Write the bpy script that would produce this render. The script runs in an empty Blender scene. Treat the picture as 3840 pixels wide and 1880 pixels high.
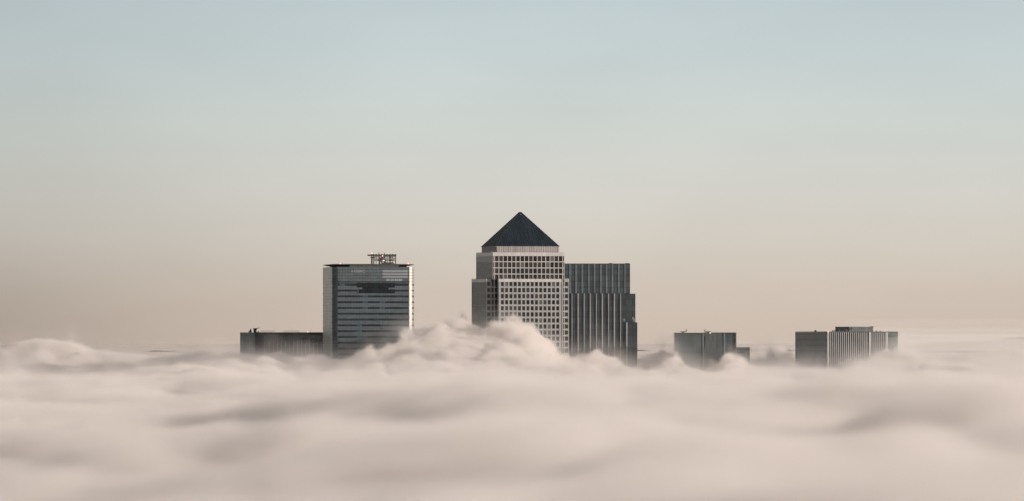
import bpy, bmesh, math, os
import numpy as np
from mathutils import Vector, Matrix

sc = bpy.context.scene
col = sc.collection
R = math.radians
EYE, D, S = 147.5, 5000.0, 0.18      # eye height (m), reference distance (m), metres per photo pixel there


def PX(px, Y=D):
    return (px - 1920) * S * Y / D


def PZ(py, Y=D):
    return EYE - (py - 1282) * S * Y / D


# ------------------------------------------------------------------ camera
cam = bpy.data.cameras.new('camera')
co = bpy.data.objects.new('camera', cam)
col.objects.link(co)
sc.camera = co
co.location = (0, 0, EYE)
co.rotation_euler = (R(90), 0, 0)
cam.sensor_width = 36
cam.lens = 36 * D / (3840 * S)
cam.shift_y = (1282 - 940) / 3840
cam.clip_start = 5
cam.clip_end = 200000

# ------------------------------------------------------------------ light
SUN_EL, SUN_AZ = R(9.5), R(28)          # from the right, a little on the camera's side
sund = Vector((math.cos(SUN_EL) * math.cos(SUN_AZ), -math.cos(SUN_EL) * math.sin(SUN_AZ), math.sin(SUN_EL)))
sun = bpy.data.lights.new('sun', 'SUN')
so = bpy.data.objects.new('sun', sun)
col.objects.link(so)
sun.energy = 3.95
sun.angle = R(.6)
sun.color = (1, .865, .775)
so.rotation_euler = sund.to_track_quat('Z', 'Y').to_euler()
so.location = (900, -300, 500)


def lin(r, g, b):
    f = lambda c: (c / 255 / 12.92) if c / 255 <= .04045 else ((c / 255 + .055) / 1.055) ** 2.4
    return (f(r), f(g), f(b), 1)


w = bpy.data.worlds.new('World')
sc.world = w
w.use_nodes = True
nt = w.node_tree
N, L = nt.nodes, nt.links
bg = N['Background']


def nd(t, **kw):
    n = N.new(t)
    for k, v in kw.items():
        setattr(n, k, v)
    return n


sky = nd('ShaderNodeTexSky', sky_type='NISHITA', sun_disc=False, sun_elevation=SUN_EL,
         sun_rotation=math.atan2(sund.x, sund.y), altitude=150, air_density=1.0, dust_density=2.5, ozone_density=1.0)
tc = nd('ShaderNodeTexCoord')
sep = nd('ShaderNodeSeparateXYZ')
L.new(tc.outputs['Generated'], sep.inputs[0])
# haze layer: colour by elevation (sine), 0 .. 0.08 covers the picture, above it an added warm tone and some clear sky
mr = nd('ShaderNodeMapRange')
L.new(sep.outputs[2], mr.inputs[0])
mr.inputs[1].default_value = -.01
mr.inputs[2].default_value = .06
ramp = nd('ShaderNodeValToRGB')
L.new(mr.outputs[0], ramp.inputs[0])
ramp.color_ramp.interpolation = 'B_SPLINE'


def elev(y2576):
    e = (860 - y2576) * 1.4907 * S / D
    return (e + .01) / .07


stops = [(900, (204, 188, 175)), (820, (205, 189, 175)), (720, (208, 195, 182)), (620, (211, 203, 192)), (500, (211, 208, 200)),
         (380, (208, 211, 204)), (250, (203, 211, 208)), (120, (198, 209, 210)), (0, (191, 204, 207)), (-250, (188, 200, 206))]
els = ramp.color_ramp.elements
while len(els) > 1:
    els.remove(els[0])
for i, (y, c) in enumerate(stops):
    e = els[0] if i == 0 else els.new(min(1, elev(y)))
    e.position = min(1, max(0, elev(y)))
    e.color = lin(*c)
warm = nd('ShaderNodeMapRange', interpolation_type='SMOOTHSTEP')      # warm tone added above the view to light the fog
L.new(sep.outputs[2], warm.inputs[0])
warm.inputs[1].default_value = .06
warm.inputs[2].default_value = .22
mixw = nd('ShaderNodeMix', data_type='RGBA')
L.new(warm.outputs[0], mixw.inputs[0])
L.new(ramp.outputs[0], mixw.inputs[6])
mixw.inputs[7].default_value = tuple(v * .62 for v in lin(216, 207, 200)[:3]) + (1,)
# darker towards the left
gx = nd('ShaderNodeMapRange', interpolation_type='SMOOTHSTEP')
L.new(sep.outputs[0], gx.inputs[0])
gx.inputs[1].default_value = -.085
gx.inputs[2].default_value = -.008
lo = nd('ShaderNodeMapRange', interpolation_type='SMOOTHSTEP')
L.new(sep.outputs[2], lo.inputs[0])
lo.inputs[1].default_value = 0
lo.inputs[2].default_value = .03
lo.inputs[3].default_value = .66
lo.inputs[4].default_value = .84
mixg = nd('ShaderNodeMix', data_type='FLOAT')
L.new(gx.outputs[0], mixg.inputs[0])
L.new(lo.outputs[0], mixg.inputs[2])
mixg.inputs[3].default_value = 1
# faint unevenness of the haze
smp = nd('ShaderNodeMapping')
smp.inputs['Scale'].default_value = (26, 26, 85)
L.new(tc.outputs['Generated'], smp.inputs[0])
sno = nd('ShaderNodeTexNoise')
sno.inputs['Scale'].default_value = 1
sno.inputs['Detail'].default_value = 3
L.new(smp.outputs[0], sno.inputs[0])
smr = nd('ShaderNodeMapRange')
L.new(sno.outputs[0], smr.inputs[0])
smr.inputs[1].default_value = .25
smr.inputs[2].default_value = .75
smr.inputs[3].default_value = .965
smr.inputs[4].default_value = 1.035
smu = nd('ShaderNodeMath', operation='MULTIPLY')
L.new(smr.outputs[0], smu.inputs[0])
L.new(mixg.outputs[0], smu.inputs[1])
hz = nd('ShaderNodeVectorMath', operation='SCALE')
L.new(mixw.outputs[2], hz.inputs[0])
L.new(smu.outputs[0], hz.inputs['Scale'])
hz10 = nd('ShaderNodeVectorMath', operation='SCALE')
hz10.inputs['Scale'].default_value = 1 / .1
L.new(hz.outputs[0], hz10.inputs[0])
up = nd('ShaderNodeMapRange', interpolation_type='SMOOTHSTEP')
L.new(sep.outputs[2], up.inputs[0])
up.inputs[1].default_value = .045
up.inputs[2].default_value = .9
up.inputs[4].default_value = .25
mixs = nd('ShaderNodeMix', data_type='RGBA')
L.new(up.outputs[0], mixs.inputs[0])
L.new(hz10.outputs[0], mixs.inputs[6])
skm = nd('ShaderNodeVectorMath', operation='SCALE')
skm.inputs['Scale'].default_value = 1.0
L.new(sky.outputs[0], skm.inputs[0])
L.new(skm.outputs[0], mixs.inputs[7])
L.new(mixs.outputs[2], bg.inputs[0])
bg.inputs[1].default_value = .1


# ------------------------------------------------------------------ materials
def shader(name):
    m = bpy.data.materials.new(name)
    m.use_nodes = True
    t = m.node_tree
    return m, t, t.nodes['Principled BSDF']


def tmath(t, op, a, b=None, c=None):
    n = t.nodes.new('ShaderNodeMath')
    n.operation = op
    for k, v in enumerate((a, b, c)):
        if v is None:
            continue
        if isinstance(v, (int, float)):
            n.inputs[k].default_value = v
        else:
            t.links.new(v, n.inputs[k])
    return n.outputs[0]


def clad(name, base, rough=.5, metal=0., spec=.5, fh=0, fline=.1, pw=0, pline=.08, var=.12, dark=.45, streak=.12, z0=0, tint=None, blinds=0.):
    """facade surface in object space: storeys of height fh, panels of width pw, tone differing from panel to panel, faint rain streaks"""
    m, t, b = shader(name)
    ln = t.links
    b.inputs['Roughness'].default_value = rough
    b.inputs['Metallic'].default_value = metal
    b.inputs['Specular IOR Level'].default_value = spec
    c = t.nodes.new('ShaderNodeTexCoord')
    s = t.nodes.new('ShaderNodeSeparateXYZ')
    ln.new(c.outputs['Object'], s.inputs[0])
    sn = t.nodes.new('ShaderNodeSeparateXYZ')
    ln.new(c.outputs['Normal'], sn.inputs[0])
    side = tmath(t, 'GREATER_THAN', tmath(t, 'ABSOLUTE', sn.outputs[0]), .72)
    sx = tmath(t, 'ADD', tmath(t, 'MULTIPLY', s.outputs[1], side), tmath(t, 'MULTIPLY', s.outputs[0], tmath(t, 'SUBTRACT', 1, side)))
    z = tmath(t, 'SUBTRACT', s.outputs[2], z0)
    f = None
    cu = tmath(t, 'DIVIDE', sx, pw or 6.)
    cv = tmath(t, 'DIVIDE', z, fh or 8.)
    cmb = t.nodes.new('ShaderNodeCombineXYZ')
    ln.new(tmath(t, 'FLOOR', cu), cmb.inputs[0])
    ln.new(tmath(t, 'FLOOR', cv), cmb.inputs[1])
    wn = t.nodes.new('ShaderNodeTexWhiteNoise')
    ln.new(cmb.outputs[0], wn.inputs['Vector'])
    f = tmath(t, 'MULTIPLY_ADD', wn.outputs[0], 2 * var, 1 - var)
    if blinds:
        f = tmath(t, 'ADD', f, tmath(t, 'MULTIPLY', tmath(t, 'GREATER_THAN', wn.outputs[0], .86), blinds))
    # broad soft mottling and vertical streaks
    mp = t.nodes.new('ShaderNodeMapping')
    ln.new(c.outputs['Object'], mp.inputs[0])
    mp.inputs['Scale'].default_value = (.55, .55, .035)
    nz = t.nodes.new('ShaderNodeTexNoise')
    nz.inputs['Scale'].default_value = 1
    nz.inputs['Detail'].default_value = 5
    ln.new(mp.outputs[0], nz.inputs[0])
    f = tmath(t, 'MULTIPLY', f, tmath(t, 'MULTIPLY_ADD', nz.outputs[0], 4 * streak, 1 - 2 * streak))
    if fh:
        f = tmath(t, 'MULTIPLY', f, tmath(t, 'SUBTRACT', 1, tmath(t, 'MULTIPLY', tmath(t, 'LESS_THAN', tmath(t, 'FRACT', cv), fline), dark)))
    if pw:
        f = tmath(t, 'MULTIPLY', f, tmath(t, 'SUBTRACT', 1, tmath(t, 'MULTIPLY', tmath(t, 'LESS_THAN', tmath(t, 'FRACT', cu), pline), dark)))
    sc_ = t.nodes.new('ShaderNodeVectorMath')
    sc_.operation = 'SCALE'
    sc_.inputs[0].default_value = base[:3]
    ln.new(f, sc_.inputs['Scale'])
    ln.new(sc_.outputs[0], b.inputs['Base Color'])
    return m


def pane_mat(name, base, var=.5, rough=.12, spec=.5):
    """window glass whose depth of tone differs from pane to pane, some with a pale blind part way down"""
    m, t, b = shader(name)
    ln = t.links
    b.inputs['Roughness'].default_value = rough
    b.inputs['Specular IOR Level'].default_value = spec
    oi = t.nodes.new('ShaderNodeObjectInfo')
    g = t.nodes.new('ShaderNodeNewGeometry')
    r = tmath(t, 'FRACT', tmath(t, 'ADD', oi.outputs['Random'], g.outputs['Random Per Island']))
    c = t.nodes.new('ShaderNodeTexCoord')
    nz = t.nodes.new('ShaderNodeTexNoise')
    nz.inputs['Scale'].default_value = .7
    nz.inputs['Detail'].default_value = 3
    ln.new(c.outputs['Object'], nz.inputs[0])
    f = tmath(t, 'MULTIPLY', tmath(t, 'MULTIPLY_ADD', r, 2 * var, 1 - var), tmath(t, 'MULTIPLY_ADD', nz.outputs[0], 1.2, .4))
    f = tmath(t, 'ADD', f, tmath(t, 'MULTIPLY', tmath(t, 'GREATER_THAN', r, .9), 2.0))
    v = t.nodes.new('ShaderNodeVectorMath')
    v.operation = 'SCALE'
    v.inputs[0].default_value = base[:3]
    ln.new(f, v.inputs['Scale'])
    ln.new(v.outputs[0], b.inputs['Base Color'])
    return m


def lamp_mat(name, c, e):
    m, t, b = shader(name)
    b.inputs['Base Color'].default_value = c
    b.inputs['Emission Color'].default_value = c
    b.inputs['Emission Strength'].default_value = e
    return m


STEEL = clad('steel_cladding', (.31, .313, .32), .42, .25, .5, 4.1, .02, 2.94, .03, .09, .25, .12)
STEEL_CAP = clad('steel_parapet', (.47, .455, .45), .42, .25, .5, 0, 0, 2.94, .05, .07, .3, .1)
NECK = clad('ribbed_steel', (.30, .285, .275), .45, .2, .5, 0, 0, 1.45, .3, .1, -.28, .1)
PANE = pane_mat('window_glass', (.027, .027, .025), var=.65, spec=.35)
DARKGLASS = clad('dark_glass', (.032, .036, .038), .12, 0, .5, 4.1, .06, 2.94, .06, .3, .4, .1)
ROOFBLUE = clad('roof_sheeting', (.012, .022, .033), .3, .1, .5, 0, 0, 1.4, .12, .25, .5, .4)
HSB_SP = clad('grey_spandrel', (.092, .114, .127), .3, .15, .5, 1.95, .10, 1.9, .09, .14, .45, .1)
HSB_LIGHT = clad('pale_spandrel', (.235, .265, .28), .3, .15, .5, 1.95, .10, 3.8, .03, .07, .45, .1)
HSB_SIDE = clad('sky_lit_panel', (.25, .255, .24), .3, .2, .5, 1.95, .17, 0, 0, .12, .55, .1)  # paler than the front, the left side's sky reflection put into the colour
HSB_WIN = clad('band_glass', (.015, .024, .031), .12, 0, .35, 0, 0, 3.8, .06, .35, .5, .15, blinds=1.8)
HSB_DARK = clad('corner_glass', (.045, .06, .07), .15, 0, .5, 1.95, .1, 1.9, .1, .2, .4, .1)
CITI_LO = clad('teal_glass', (.042, .055, .063), .16, 0, .5, 4.1, .07, 4.1, .04, .2, .35, .15)
CITI_UP = clad('blue_glass', (.047, .066, .077), .14, 0, .55, 4.1, .13, 4.1, .04, .25, .6, .15)
FIN = clad('pale_fin', (.36, .36, .365), .4, .2, .5, 4.1, .05, 0, 0, .1, .2, .15)
FIN_DIM = clad('grey_fin', (.165, .19, .205), .35, .2, .5, 4.1, .08, 0, 0, .15, .35, .15)
BAR_GL = clad('slate_glass', (.115, .12, .122), .18, 0, .5, 4.0, .12, 2.7, .05, .2, .3, .1)
BAR_UP = clad('plant_louvre', (.088, .104, .11), .3, 0, .4, .8, .25, 2.7, .05, .12, .25, .1)
BAR_SIDE = clad('grey_green_panel', (.155, .18, .185), .3, 0, .5, 4.0, .05, 2.7, .04, .12, .3, .25)
PARAPET = clad('dark_parapet', (.042, .048, .046), .5, 0, .4, 0, 0, 2.7, .04, .12, .3, .15)
GREY_BODY = clad('grey_curtain_wall', (.088, .105, .109), .22, 0, .5, 4.0, .06, 1.5, .06, .12, .2, .12)
GREY_DARK = clad('dark_curtain_wall', (.055, .072, .086), .18, 0, .5, 4.0, .08, 1.5, .06, .2, .3, .12)
SLATE = clad('banded_curtain_wall', (.085, .104, .113), .2, 0, .5, 3.9, .32, 1.5, .04, .07, .28, .1)
FINWALL = clad('fin_wall_glass', (.05, .053, .052), .16, 0, .5, 3.9, .1, 1.4, .05, .2, .3, .12)  # darker glass behind the fins
METAL = clad('dark_metal', (.05, .047, .042), .5, .3, .5, var=.1)
LIGHTMETAL = clad('light_metal', (.34, .33, .31), .45, .3, .5, var=.1)
ROOF_SLAB = clad('roof_edge', (.10, .095, .088), .5, 0, .4, 0, 0, 3, .03, .1, .3, .1)
SOFFIT = clad('soffit', (.03, .034, .036), .5, 0, .4, var=.1)
SIGNBLUE = clad('sign_blue', (.016, .026, .036), .4, 0, .4, var=.05, streak=.04)
SIGNPALE = clad('sign_pale', (.30, .31, .31), .4, 0, .4, var=.05, streak=.04)
SIGNFAINT = clad('sign_faint', (.26, .27, .275), .4, 0, .4, var=.05, streak=.04)
PALEPANE = clad('pale_window', (.45, .46, .45), .25, .2, .5, var=.1)
RED = lamp_mat('warning_red', (1, .36, .30, 1), 1.7)
WHITE = lamp_mat('lamp_white', (1, .95, .85, 1), 1.2)


# ------------------------------------------------------------------ mesh helpers
class MB:
    def __init__(s):
        s.bm = bmesh.new()

    def box(s, x0, x1, y0, y1, z0, z1, mi=0):
        v = [s.bm.verts.new(p) for p in ((x0, y0, z0), (x1, y0, z0), (x1, y1, z0), (x0, y1, z0), (x0, y0, z1), (x1, y0, z1), (x1, y1, z1), (x0, y1, z1))]
        for q in ((3, 2, 1, 0), (4, 5, 6, 7), (0, 1, 5, 4), (1, 2, 6, 5), (2, 3, 7, 6), (3, 0, 4, 7)):
            s.bm.faces.new([v[i] for i in q]).material_index = mi
        return s

    def bar(s, a, b, r, n=6, r2=None):
        a, b = Vector(a), Vector(b)
        q = (b - a).to_track_quat('Z', 'Y')
        rings = []
        for p, rr in ((a, r), (b, r if r2 is None else r2)):
            rings.append([s.bm.verts.new(p + q @ Vector((rr * math.cos(6.28318 * i / n), rr * math.sin(6.28318 * i / n), 0))) for i in range(n)])
        for i in range(n):
            s.bm.faces.new((rings[0][i], rings[0][(i + 1) % n], rings[1][(i + 1) % n], rings[1][i]))
        s.bm.faces.new(rings[0][::-1])
        s.bm.faces.new(rings[1])
        return s

    def loft(s, loops, cap=True, mi=0):
        rs = [[s.bm.verts.new(p) for p in lp] for lp in loops]
        n = len(rs[0])
        for a, b in zip(rs, rs[1:]):
            for i in range(n):
                s.bm.faces.new((a[i], a[(i + 1) % n], b[(i + 1) % n], b[i])).material_index = mi
        if cap:
            s.bm.faces.new(rs[0][::-1]).material_index = mi
            s.bm.faces.new(rs[-1]).material_index = mi
        return s

    def ball(s, c, r, seg=10):
        bmesh.ops.create_uvsphere(s.bm, u_segments=seg, v_segments=max(5, seg // 2), radius=r, matrix=Matrix.Translation(c))
        return s

    def poly(s, pts, y0, y1):
        """prism of an outline in x, z between two depths"""
        a = [s.bm.verts.new((x, y0, z)) for x, z in pts]
        b = [s.bm.verts.new((x, y1, z)) for x, z in pts]
        n = len(pts)
        s.bm.faces.new(a)
        s.bm.faces.new(b[::-1])
        for i in range(n):
            s.bm.faces.new((a[i], b[i], b[(i + 1) % n], a[(i + 1) % n]))
        return s

    def done(s, name, mats, parent=None, label=None, kind=None, smooth=False):
        bmesh.ops.recalc_face_normals(s.bm, faces=s.bm.faces)
        me = bpy.data.meshes.new(name)
        s.bm.to_mesh(me)
        s.bm.free()
        for m in (mats if isinstance(mats, (list, tuple)) else [mats]):
            me.materials.append(m)
        if smooth:
            me.polygons.foreach_set('use_smooth', [True] * len(me.polygons))
        o = bpy.data.objects.new(name, me)
        col.objects.link(o)
        o.parent = parent
        if label:
            o['label'] = label
        if kind:
            o['kind'] = kind
        return o


def box(name, b, m, parent, **kw):
    return MB().box(*b).done(name, m, parent, **kw)


def thing(name, label, cat, x, y, rot=0):
    o = bpy.data.objects.new(name, None)
    o.empty_display_size = 10
    col.objects.link(o)
    o.location = (x, y, 0)
    o.rotation_euler = (0, 0, rot)
    o['label'] = label
    o['category'] = cat
    return o


def text_mesh(body, size, depth=.15):
    cu = bpy.data.curves.new('lettering', 'FONT')
    cu.body = body
    cu.size = size
    cu.extrude = depth
    cu.offset = size * .018
    o = bpy.data.objects.new('lettering', cu)
    col.objects.link(o)
    bpy.context.view_layer.update()
    me = bpy.data.meshes.new_from_object(o.evaluated_get(bpy.context.evaluated_depsgraph_get()))
    bpy.data.objects.remove(o)
    return me


def lettering(body, name, x, y, z, height, width, m, parent, stretch=1.):
    me = text_mesh(body, 1.)
    vs = np.empty(len(me.vertices) * 3, np.float32)
    me.vertices.foreach_get('co', vs)
    vs = vs.reshape(-1, 3)
    mn, mx = vs.min(0), vs.max(0)
    out = np.empty_like(vs)
    out[:, 0] = (vs[:, 0] - mn[0]) / (mx[0] - mn[0]) * width
    out[:, 2] = (vs[:, 1] - mn[1]) / (mx[1] - mn[1]) * height
    out[:, 1] = -vs[:, 2]
    me.vertices.foreach_set('co', out.ravel())
    me.update()
    me.materials.clear()
    me.materials.append(m)
    me.name = name
    o = bpy.data.objects.new(name, me)
    col.objects.link(o)
    o.parent = parent
    o.location = (x, y, z)
    return o


def warning(parent, x, y, z, r=.42, m=None):
    MB().ball((x, y, z), r).bar((x, y, z - 1.2), (x, y, z - r * .6), .15).done('warning_light', m or RED, parent)


# ================================================================== TOWER WITH PYRAMID ROOF
def pyramid_tower():
    Y = 5000.
    th = R(13.5)
    t = thing('pyramid_tower', 'tall pale steel office tower topped by a dark blue pyramid roof', 'skyscraper', PX(1950.5), Y, th)
    rng = np.random.default_rng(4)
    zl = PZ(1048)          # top of lower block
    zu = PZ(949)           # top of upper block
    zn = PZ(925.5)         # top of the neck
    za = PZ(796)
    a, p, r = 21.7, 5.2, 1.6
    o_ = a + r + p
    pw = 2.94
    # cores
    MB().box(-a - r, a + r, -a - r, a + r, 0, zl - .6).box(-a + .1, a - .1, -o_ + .4, -a - r, 0, zl - .62).box(-a + .1, a - .1, a + r, o_ - .4, 0, zl - .62) \
        .box(-o_ + .4, -a - r, -a + .1, a - .1, 0, zl - .64).box(a + r, o_ - .4, -a + .1, a - .1, 0, zl - .64).done('glass_core', DARKGLASS, t)
    hu = 24.7
    box('upper_glass_core', (-hu + .4, hu - .4, -hu + .4, hu - .4, zl - .6, zu - .2), DARKGLASS, t)

    count = [0]
    rest = MB()
    rest_side = MB()
    SIDE = clad('shaded_side_steel', (.105, .118, .125), .4, .2, .5, 4.1, .02, 2.94, .03, .09, .25, .12)  # darker copy of the steel, shade of the sunless sides in its colour
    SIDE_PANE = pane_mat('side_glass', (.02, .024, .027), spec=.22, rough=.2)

    def side_matrix(k):
        return Matrix.Rotation(k * math.pi / 2, 4, 'Z')

    def facade(k, half, out, ztop, zbot, cols, ww, wh, rowh, cap, capm, pierw, single, name, corner_glass=0.):
        """steel grid on side k: piers run the full height, spandrels sit 6 cm behind their face; panes lie 35 cm deep"""
        M = side_matrix(k)
        f = MB()
        s0 = -cols * pw / 2
        nrow = int((ztop - cap - zbot) / rowh) + 1
        for i in range(cols + 1):
            c = s0 + i * pw
            x0, x1 = c - pierw / 2, c + pierw / 2
            if i == 0 and not corner_glass:
                x0 = -half
            if i == cols and not corner_glass:
                x1 = half
            if k % 2 and 0 < i < cols:
                x0, x1 = c - .16, c + .16
            f.box(x0, x1, -out + (.2 if k % 2 else 0), -out + .42, zbot, ztop - cap)
        if corner_glass:
            f.box(-half, -half + .22, -out + .03, -out + .42, zbot, ztop - cap).box(half - .22, half, -out + .03, -out + .42, zbot, ztop - cap)
        sp = rowh - wh
        for j in range(nrow):
            zt = ztop - cap - j * rowh
            if j > 0 and sp > 0:
                f.box(-half + .02, half - .02, -out + (.24 if k % 2 else .06), -out + .41, zt, zt + sp)
            for i in range(-1 if corner_glass else 0, cols + (1 if corner_glass else 0)):
                c = s0 + (i + .5) * pw
                w2 = pw - .3 if k % 2 else ww
                q = (c - w2 / 2, c + w2 / 2, -out + .27, -out + .32, zt - wh, zt)
                if i < 0:
                    q = (-half + .22, s0 - pierw / 2) + q[2:]
                elif i == cols:
                    q = (-s0 + pierw / 2, half - .22) + q[2:]
                if single and count[0] < single:
                    count[0] += 1
                    m = MB().box(*q)
                    bmesh.ops.transform(m.bm, matrix=M, verts=m.bm.verts)
                    m.done('window', PANE, t)
                else:
                    rs = rest_side if k % 2 else rest
                    n0 = len(rs.bm.verts)
                    rs.box(*q)
                    rs.bm.verts.ensure_lookup_table()
                    bmesh.ops.transform(rs.bm, matrix=M, verts=rs.bm.verts[n0:])
        bmesh.ops.transform(f.bm, matrix=M, verts=f.bm.verts)
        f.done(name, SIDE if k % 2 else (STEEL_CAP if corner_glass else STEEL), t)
        pr = MB().box(-half - .05, half + .05, -out - .08, -out + .5, ztop - cap, ztop)
        for i in range(cols + 1):       # little finials along the parapet
            pr.box(s0 + i * pw - .12, s0 + i * pw + .12, -out - .05, -out + .25, ztop, ztop + .55)
        bmesh.ops.transform(pr.bm, matrix=M, verts=pr.bm.verts)
        pr.done('parapet', capm, t)

    # upper block: 17 columns of tall panes, four storeys
    for k in range(4):
        facade(k, hu - (.5 if k % 2 else 0), hu, zu, zl - .5, 16, 2.46, 3.56, 4.12, 2.4, STEEL_CAP, .48, 68 if k == 0 else 0, 'steel_grid', 1.)
        if k % 2:
            m = MB().box(-hu + .6, hu - .6, -hu + .17, -hu + .198, zu - 6.3, zu - 2.41)
            bmesh.ops.transform(m.bm, matrix=side_matrix(k), verts=m.bm.verts)
            m.done('side_louvre', clad('louvre_steel', (.26, .265, .255), .45, .2, .5, .6, .2, 2.94, .06, .06, .25, .1), t)
    # lower block: four projecting bays
    for k in range(4):
        facade(k, a, o_, zl, 40, 14, 2.0, 2.85, 4.07, 2.0, STEEL_CAP, .92, 98 if k == 0 else 0, 'steel_bay')
    # the bays' returns: steel edge with a narrow window, dark glass inside, a bright corner post, a ledge on each storey
    for k in range(4):
        M = side_matrix(k)
        for sgn in (-1, 1):
            f = MB()
            # return facing this side, belongs to the neighbouring bay: u from a+r to o_, front at v=-(a)
            x_out, x_in = sgn * (o_ - .45), sgn * (a + r + 2.0)
            lo_, hi_ = min(x_out, x_in), max(x_out, x_in)
            f.box(lo_, hi_, -a - .05, -a + .25, zl - 1.9, zl)
            f.box(sgn * o_ - .5 if sgn > 0 else sgn * o_, sgn * o_ if sgn > 0 else sgn * o_ + .5, -a - .1, -a + .3, 40, zl - 1.9)
            f.box(x_in - .35, x_in + .35, -a - .1, -a + .3, 40, zl - 1.9)
            j = 0
            while zl - 2.0 - j * 4.07 > 44:
                zt = zl - 2.0 - j * 4.07
                f.box(lo_ + .1, hi_ - .1, -a - .04, -a + .24, zt - 4.07, zt - 2.75)
                j += 1
            bmesh.ops.transform(f.bm, matrix=M, verts=f.bm.verts)
            f.done('bay_return', STEEL, t)
            g = MB()
            cx = sgn * (a + r + .35)
            g.box(cx - .22, cx + .22, -a - r - .5, -a - r - .05, 40, zl - .4)
            j = 0
            while zl - 2.0 - j * 4.07 > 44:
                zt = zl - 2.0 - j * 4.07
                x0, x1 = sorted((sgn * (a + .3), sgn * (a + r + 1.9)))
                g.box(x0, x1, -a - r - .42, -a - r - .1, zt - 3.7, zt - 3.1)
                j += 1
            bmesh.ops.transform(g.bm, matrix=M, verts=g.bm.verts)
            g.done('corner_post', STEEL_CAP, t)
    rest.done('window', PANE, t, kind='stuff')
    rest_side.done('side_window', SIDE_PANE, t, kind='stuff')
    MB().box(-a - r, a + r, -a - r, a + r, zl - .6, zl - .3).done('setback_terrace', STEEL, t)
    MB().box(-hu + .5, hu - .5, -hu + .5, hu - .5, zu - .2, zu).done('upper_terrace', STEEL, t)
    # neck under the roof
    hn = 21.4
    n = MB().box(-hn, hn, -hn, hn, zu, zn)
    for k in range(4):
        M = side_matrix(k)
        n0 = len(n.bm.verts)
        for i in range(27):
            c = -hn + .35 + i * (2 * hn - .7) / 26
            n.box(c - .2, c + .2, -hn - .25, -hn - .003, zu + .1, zn - .3)
        n.box(-hn - .2, hn + .2, -hn - .35, -hn - .26, zn - .3, zn)
        n.bm.verts.ensure_lookup_table()
        bmesh.ops.transform(n.bm, matrix=M, verts=n.bm.verts[n0:])
    n.done('ribbed_neck', NECK, t)
    # pyramid with standing seams
    q = MB()
    hb = hn + .5
    base = [(-hb, -hb, zn), (hb, -hb, zn), (hb, hb, zn), (-hb, hb, zn)]
    top = [(-.5, -.5, za), (.5, -.5, za), (.5, .5, za), (-.5, .5, za)]
    q.loft([base, top])
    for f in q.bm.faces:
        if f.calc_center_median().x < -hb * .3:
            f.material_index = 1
    ob = q.done('pyramid_roof', [ROOFBLUE, clad('roof_sheeting_sky_lit', (.055, .07, .08), .35, .1, .5, 0, 0, 1.4, .12, .12, .3, .25)], t)  # left face painted paler, standing in for its sky reflection
    sm = MB()
    for k in range(4):
        M = side_matrix(k)
        n0 = len(sm.bm.verts)
        for i in range(1, 30):
            u = -hb + i * 2 * hb / 30
            fr = 1 - abs(u) / hb
            sm.bar((u, -hb - .02, zn), (u, -hb + (hb - .5) * fr, zn + (za - zn) * fr), .11, 4)
        sm.bar((-hb, -hb, zn), (-.5, -.5, za), .22, 5)
        sm.bm.verts.ensure_lookup_table()
        bmesh.ops.transform(sm.bm, matrix=M, verts=sm.bm.verts[n0:])
    sm.done('roof_seams', clad('seam_metal', (.035, .046, .055), .35, .3, .5, var=.25), ob)
    MB().ball((0, -1.7, za - 2.1), .6).done('beacon', WHITE, ob)
    MB().bar((0, 0, za - .2), (0, 0, za + 1.4), .18, 5).done('finial', LIGHTMETAL, ob)


# ================================================================== ROUNDED GLASS TOWER
def rrect(w, d, r, z, n=8):
    pts = []
    for cx, cy, a0 in ((w / 2 - r, -d / 2 + r, -90), (w / 2 - r, d / 2 - r, 0), (-w / 2 + r, d / 2 - r, 90), (-w / 2 + r, -d / 2 + r, 180)):
        for i in range(n + 1):
            a = R(a0 + 90 * i / n)
            pts.append((cx + r * math.cos(a), cy + r * math.sin(a), z))
    return pts


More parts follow.
